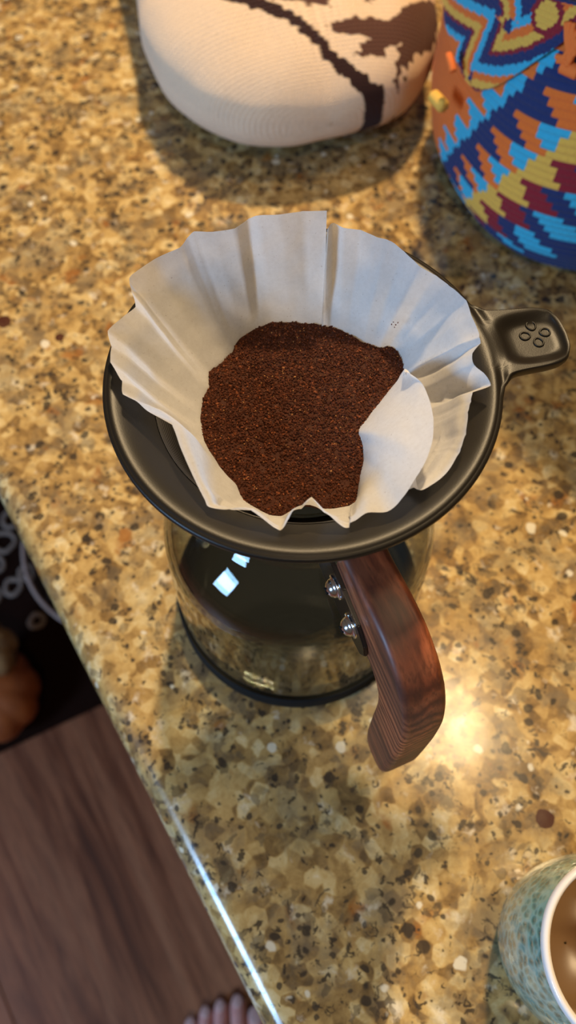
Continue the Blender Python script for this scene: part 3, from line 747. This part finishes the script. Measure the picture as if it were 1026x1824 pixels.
for i in range(nu):
    fs.append((i, o2+i, o2+i+1, i+1)); cc.append(NAVY+(1,))
    a = nv*w1+i; fs.append((a, a+1, o2+a+1, o2+a)); cc.append(NAVY+(1,))
for j in range(nv):
    a = j*w1; fs.append((a, a+w1, o2+a+w1, o2+a)); cc.append(ORANGE+(1,))
    a = j*w1+nu; fs.append((a, o2+a, o2+a+w1, a+w1)); cc.append(ORANGE+(1,))
so = mesh_obj('strap', vs, fs, MAT_YARN, bag)
so.data.attributes.new('pattern', 'FLOAT_COLOR', 'FACE').data.foreach_set('color', np.array(cc, 'f').ravel())
# orange tassel on the right, loose orange cord ends on the left
def yarn(name, pts_px, grow, r, col, n=1, spread=0):
    bm = bmesh.new(); rr = random.Random(3)
    for k in range(n):
        P = []
        for (x, y) in pts_px:
            q = bag_hit(x, y, grow)
            if q: b = float(np.interp(q[1], BH, BRR))+grow; jx = (rr.random()-.5)*spread; P.append((b*math.cos(q[0]+jx/.12), b*math.sin(q[0]+jx/.12), zwarp(b*math.cos(q[0]), q[1])+(rr.random()-.5)*spread*.3))
        tube(bm, crom(P, 5), r, 7)
    return bm_obj(name, bm, plain(name+'_yarn', col, .9), bag)
yarn('tassel', [(1016, 45), (1012, 75), (1008, 95), (1004, 112)], .009, .0013, ORANGE, 7, .010)
yarn('cord_end', [(797, 98), (802, 112), (805, 128)], .010, .0022, ORANGE)
yarn('cord_knot', [(772, 172), (779, 180), (788, 190)], .012, .0040, YEL)
yarn('tassel_cap', [(1000, 118), (1016, 124), (1030, 130)], .007, .0035, ORANGE)

# ================================================================ KNITTED HAT
HPOS = (0.001, 0.560, 0); HROT = math.radians(14)
hat = empty('knitted_hat', HPOS, HROT); tag(hat, 'cream woollen knitted hat with a dark brown stripe and brown patches lying on the granite', 'hat')
CREAM = (.82, .62, .43); BROWN = (.10, .042, .026); DK = (.035, .013, .010)
def hat_mesh():
    nu, nv = 420, 260
    vs = []; cols_ = []
    for j in range(nv+1):
        t = j/nv
        # axial coordinate: 0 = crown tip (towards -Y), then straight back
        if t < .5: ph = t/.5*PI/2; s = -math.cos(ph); w = math.sin(ph)**.82
        else: s = (t-.5)/.5*1.35; w = 1-.06*(t-.5)/.5
        for i in range(nu):
            a = 2*PI*i/nu; ca, sa = math.cos(a), math.sin(a)
            ex = 2/2.5; x = math.copysign(abs(ca)**ex, ca)*.104*w
            zz = math.copysign(abs(sa)**ex, sa); zc = .041
            z = zc + zz*(.043 if zz > 0 else .0405)*w**.9
            y = s*.112
            k = noise.noise(Vector((x*14, y*14, z*14)))*.005+noise.noise(Vector((x*35, y*35, z*35+5)))*.0018
            nn_ = Vector((ca*.7, -.2, sa*.8)); p = Vector((x, y, z))+nn_*k
            p.z = max(.0008, p.z)
            vs.append(p)
    fs = []
    for j in range(nv):
        for i in range(nu): fs.append((j*nu+i, j*nu+(i+1) % nu, (j+1)*nu+(i+1) % nu, (j+1)*nu+i))
    me = bpy.data.meshes.new('hat_body'); me.from_pydata([tuple(v) for v in vs], [], fs); me.update()
    uv = me.uv_layers.new(name='UVMap')
    lu = np.zeros((len(fs)*4, 2), 'f'); k = 0
    for j in range(nv):
        for i in range(nu):
            for (a, b) in ((i, j), (i+1, j), (i+1, j+1), (i, j+1)): lu[k] = (a/nu, b/nv); k += 1
    uv.data.foreach_set('uv', lu.ravel())
    rot = Matrix.Rotation(HROT, 3, 'Z'); C = []
    W = np.array(vs)@np.array(rot).T + np.array(HPOS)
    D = W-np.array([0, 0, CAMZ]); zz = D[:, 1]*CP-D[:, 2]*SP; PX = np.stack([513+FPX*D[:, 0]/zz, 912-FPX*(D[:, 1]*SP+D[:, 2]*CP)/zz], -1)
    def hit(x, y):
        dd = ((PX-np.array([x, y]))**2).sum(1)+(W[:, 2] < .02)*40; k = int(dd.argmin()); return Vector((W[k, 0], W[k, 1]))
    line = [hit(*p) for p in HATLINE]; polys = [[hit(*p) for p in P] for P in HATPATCH]
    def inside(p, P):
        c = False
        for a, b in zip(P, P[1:]+P[:1]):
            if (a.y > p.y) != (b.y > p.y) and p.x < (b.x-a.x)*(p.y-a.y)/(b.y-a.y)+a.x: c = not c
        return c
    for v in vs:
        wp = rot @ Vector(v) + Vector(HPOS); p2 = Vector((wp.x, wp.y))
        jag = noise.noise(Vector((wp.x*240, wp.y*240, 0)))*.0028
        c = CREAM
        d = 9
        for a, b in zip(line[:-1], line[1:]):
            ab = b-a; tt = max(0, min(1, (p2-a).dot(ab)/ab.length_squared)); d = min(d, (p2-a-ab*tt).length)
        if d+jag < .0042 and wp.z > .010: c = DK
        else:
            pj = p2+Vector((jag*1.3, noise.noise(Vector((wp.y*200, wp.x*200, 3)))*.004))
            if wp.z > .006 and any(inside(pj, P) for P in polys): c = BROWN
        C.append(c+(1,))
    me.attributes.new('pattern', 'FLOAT_COLOR', 'POINT').data.foreach_set('color', np.array(C, 'f').ravel())
    me.polygons.foreach_set('use_smooth', [True]*len(me.polygons)); return me
HATLINE = [(388, -12), (438, 0), (511, 28), (557, 62), (590, 102), (636, 141), (658, 170), (672, 203)]
HATPATCH = [[(704, 25), (805, 10), (830, 60), (815, 125), (783, 130), (700, 160), (705, 115), (716, 76), (680, 100), (628, 98), (658, 66), (588, 56), (582, 42), (635, 31), (687, 34)],
            [(650, -4), (715, -8), (712, 12), (660, 10)], [(440, -14), (600, -20), (590, 8), (520, 4), (450, -3)]]
mh = attr_mat('felted_wool', 1.0, 600, .5, .0010, .08, .12)
uvn = mh.n('ShaderNodeUVMap'); mp = mh.n('ShaderNodeMapping'); mp.inputs['Scale'].default_value = (150, 90, 1); mh.l(uvn.outputs[0], mp.inputs[0])
sx = mh.n('ShaderNodeSeparateXYZ'); mh.l(mp.outputs[0], sx.inputs[0])
kv = mh.math('MULTIPLY', mh.math('SINE', mh.math('MULTIPLY', mh.math('ADD', sx.outputs[1], mh.math('ABSOLUTE', mh.math('SUBTRACT', mh.math('FRACT', sx.outputs[0]), .5))), 6.283)), mh.math('SINE', mh.math('MULTIPLY', mh.math('FRACT', sx.outputs[0]), 3.1416)))
b2 = mh.n('ShaderNodeBump'); b2.inputs['Strength'].default_value = .5; b2.inputs['Distance'].default_value = .0016; mh.l(kv, b2.inputs['Height'])
old = mh.b.inputs['Normal'].links[0].from_node; mh.l(old.outputs[0], b2.inputs['Normal']); mh.l(b2.outputs[0], mh.b.inputs['Normal'])
me = hat_mesh(); me.materials.append(mh.m); hb = bpy.data.objects.new('hat_body', me); COL.objects.link(hb); hb.parent = hat
print('TRIS', sum(len(o.data.polygons) for o in S.objects if o.type == 'MESH'))
